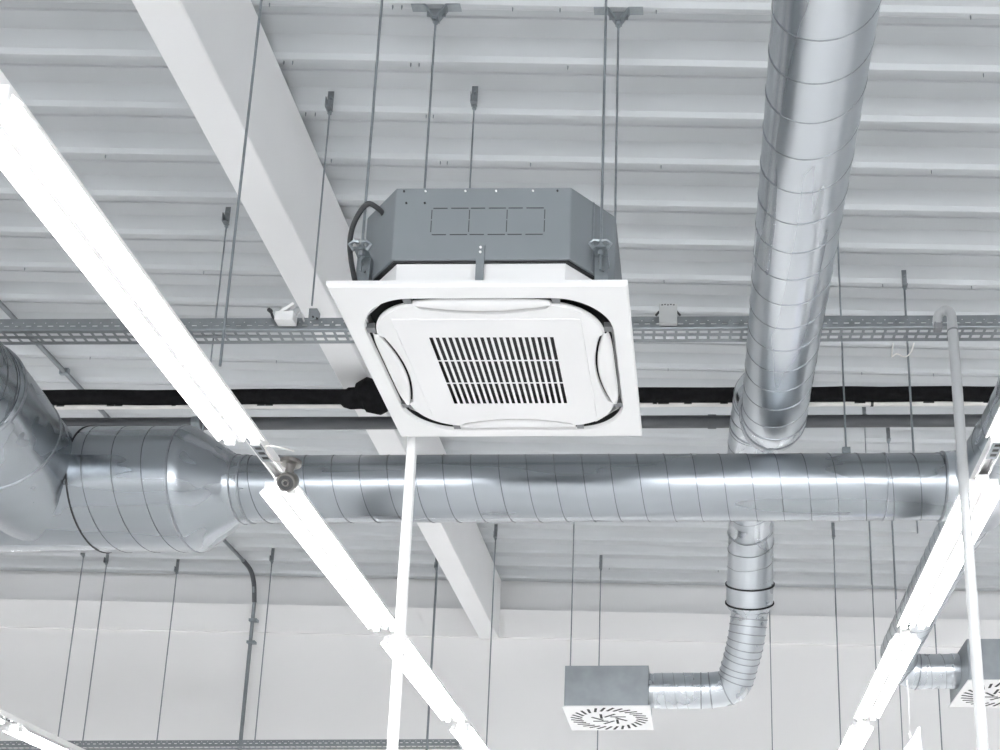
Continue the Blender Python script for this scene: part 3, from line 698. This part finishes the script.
bm = NB(); box(bm, (tp.x-2*hr-.016, yq+.008, tp.z-.022), (tp.x-2*hr+.016, yq+.038, tp.z+.010)); link('hook_clamp', bm, M['groove'], E, bev=.003)
bm = NB(); box(bm, (.958, yq-.06, FLOOR), (1.078, yq+.06, FLOOR+.01)); link('base_plate', bm, M['polepaint'], E, bev=.002)

# ------------------------------------------------------------------ remaining hangers
hanger(475, 92, TZ+.06, .0042, 'rod with strip bracket vanishing behind the top of the cassette')
hanger(331, 97, TZ+.055, .0042, 'rod with strip bracket beside the roof beam down to the tray clamp')
hanger(228, 212, 2.75, .0042, 'rod with strip bracket between the roof beam and the long lit lamp')
pl_ = on_z(220, 366, ZL+.12)
hanger(0, 0, ZL+.12, .0048, 'long rod from the top edge across the roof beam down to the lit lamp', 'none', y=pl_.y, x=pl_.x)
hanger(904, 275, 2.9, .0042, 'rod with strip bracket above the tray near the hooked pole')
pr = on_y(846, 448, YX)
E, p = hanger(0, 0, ZX+RX+.045, .0048, 'rod clamped on top of the cross duct near the hooked pole', 'none', y=YX, x=pr.x)
bm = NB(); box(bm, (pr.x-.02, YX-.015, ZX+RX), (pr.x+.02, YX+.015, ZX+RX+.05)); link('duct_clamp', bm, M['zinc'], E, bev=.003)
hanger(864, 411, 2.95, .004, 'thin rod dropping behind the cross duct next to the clamped rod', plate=.07)
hanger(888, 431, 2.95, .004, 'short rod with strip bracket between the two thin rods above the cross duct')
GR = 'thin rods down the far wall'
far = [((85, 545), 2.56, 'rod down the far wall nearest the bottom left lamp'),
       ((108, 553), 2.56, 'second rod down the far wall from the bottom left lamp'),
       ((178, 562), 2.56, 'rod with bracket on the far wall between the duct pair of rods and the conduit'),
       ((273, 551), 2.56, 'rod with bracket on the far wall just right of the bent conduit'),
       ((437, 558), 1.9, 'rod with dark bracket seen against the roof beam side above the white pole'),
       ((496, 527), 1.6, 'long rod in front of the roof beam end at the far wall'),
       ((601, 558), 1.4, 'rod with bracket passing behind the hung diffuser box'),
       ((833, 526), 2.2, 'rod with bracket on the far wall between the two descending ducts')]
for (px, py), zb, lb in far: hanger(px, py, zb, .0055, lb, group=GR, plate=.15)
def plain(px, py_b, y, zb, lb, r=.0045):
    a = on_y(px, py_b, y); hanger(0, 0, zb, r, lb, 'none', y=y, x=a.x, group=GR)
plain(430, 700, 8.9, 1.5, 'bare rod beside the dark bracket rod above the white pole')
plain(571, 640, 7.65, BZ0+.30, 'bare rod holding the hung diffuser box at its outer corner')
plain(771, 680, 9.5, 1.0, 'bare rod on the far wall beside the ribbed bent duct')
plain(873, 600, 7.9, 2.0, 'bare rod in front of the far wall beside the lamp and duct row')
plain(894, 570, 8.6, 2.0, 'bare rod passing behind the lamp row above its middle joint')
plain(918, 540, 5.58, ZX+.1, 'bare rod ending on the duct that runs behind the lamps')
plain(938, 680, 9.3, 1.0, 'bare rod on the far wall under the short duct near the cropped box', .006)

# hanging sign at the bottom right
c = on_y(920, 726, 6.0)
E = empty('hanging_sign', (c.x, 6.0, c.z-.5), 'pale lilac board corner hanging on strings at the bottom edge', 'sign')
bm = NB(); prism(bm, [(c.x, c.z), (c.x+.004, c.z-.50), (c.x-.36, c.z-.50)], 'y', 5.995, 6.005); link('board', bm, M['sign'], E)
bm = NB()
tube(bm, [(c.x-.005, 6, c.z-.005), on_y(908.5, 690, 6.0), on_y(907, 640, 6.0)][:1] + [on_y(910, 735, 6.0)+Vector((0, 0, 0)), on_y(908, 690, 6.0), on_y(907, 680, 6.0)], .0008, 6)
link('string', bm, M['whitepaint'], E)
bm = NB(); tube(bm, [on_y(910.5, 738, 6.0), on_y(910, 733, 6.0)], .007, 8); link('hook', bm, M['palepipe'], E)

# self-drilling screws poking through the deck ribs
GS_ = 'self drilling screws in the roof ribs'
pos = [(272, 9), (285, 63), (294, 64), (306, 113), (316, 114), (331, 158), (395, 13), (404, 13), (412, 67), (420, 66), (427, 117), (434, 117), (440, 160), (447, 160), (512, 3), (561, 15), (568, 67), (530, 160), (656, 5), (661, 163),
       (971, 14), (983, 75), (932, 168), (101, 148), (20, 262), (200, 265), (273, 355), (664, 277), (883, 283), (972, 285), (862, 371), (934, 372), (668, 366), (86, 352), (378, 521), (568, 515), (610, 572), (718, 576)]
proto = None
for px, py in pos:
    p = on_ceil(px, py)
    n = round((p.y-Y0)/PIT); y = Y0+n*PIT
    if proto is None:
        bm = NB(); tube(bm, [(p.x, y, zceil(p.x)+.002), (p.x, y, zceil(p.x)-.014), (p.x, y, zceil(p.x)-.022)], [.0032, .0032, .001], 6)
        proto = tag(link('roof_screw', bm, M['zinc']), 'dark screw tip poking through a roof rib', 'screw', GS_); continue
    c = proto.copy(); col.objects.link(c); c.location = (p.x, y, zceil(p.x)-.022)

# ------------------------------------------------------------------ light
w = bpy.data.worlds.new('world'); bpy.context.scene.world = w; w.use_nodes = True
bg = w.node_tree.nodes['Background']; bg.inputs['Color'].default_value = (.96, .98, 1, 1); bg.inputs['Strength'].default_value = 3.5
sc = bpy.context.scene
sc.view_settings.view_transform = 'Standard'; sc.view_settings.look = 'None'; sc.view_settings.gamma = 1; sc.view_settings.use_curve_mapping = False
sc.view_settings.exposure = 1.74
sc.cycles.max_bounces = 8; sc.cycles.diffuse_bounces = 5; sc.cycles.glossy_bounces = 4; sc.cycles.use_denoising = True; sc.cycles.sample_clamp_indirect = 3; sc.cycles.blur_glossy = 1.0; sc.cycles.denoising_prefilter = 'ACCURATE'; sc.cycles.use_adaptive_sampling = False
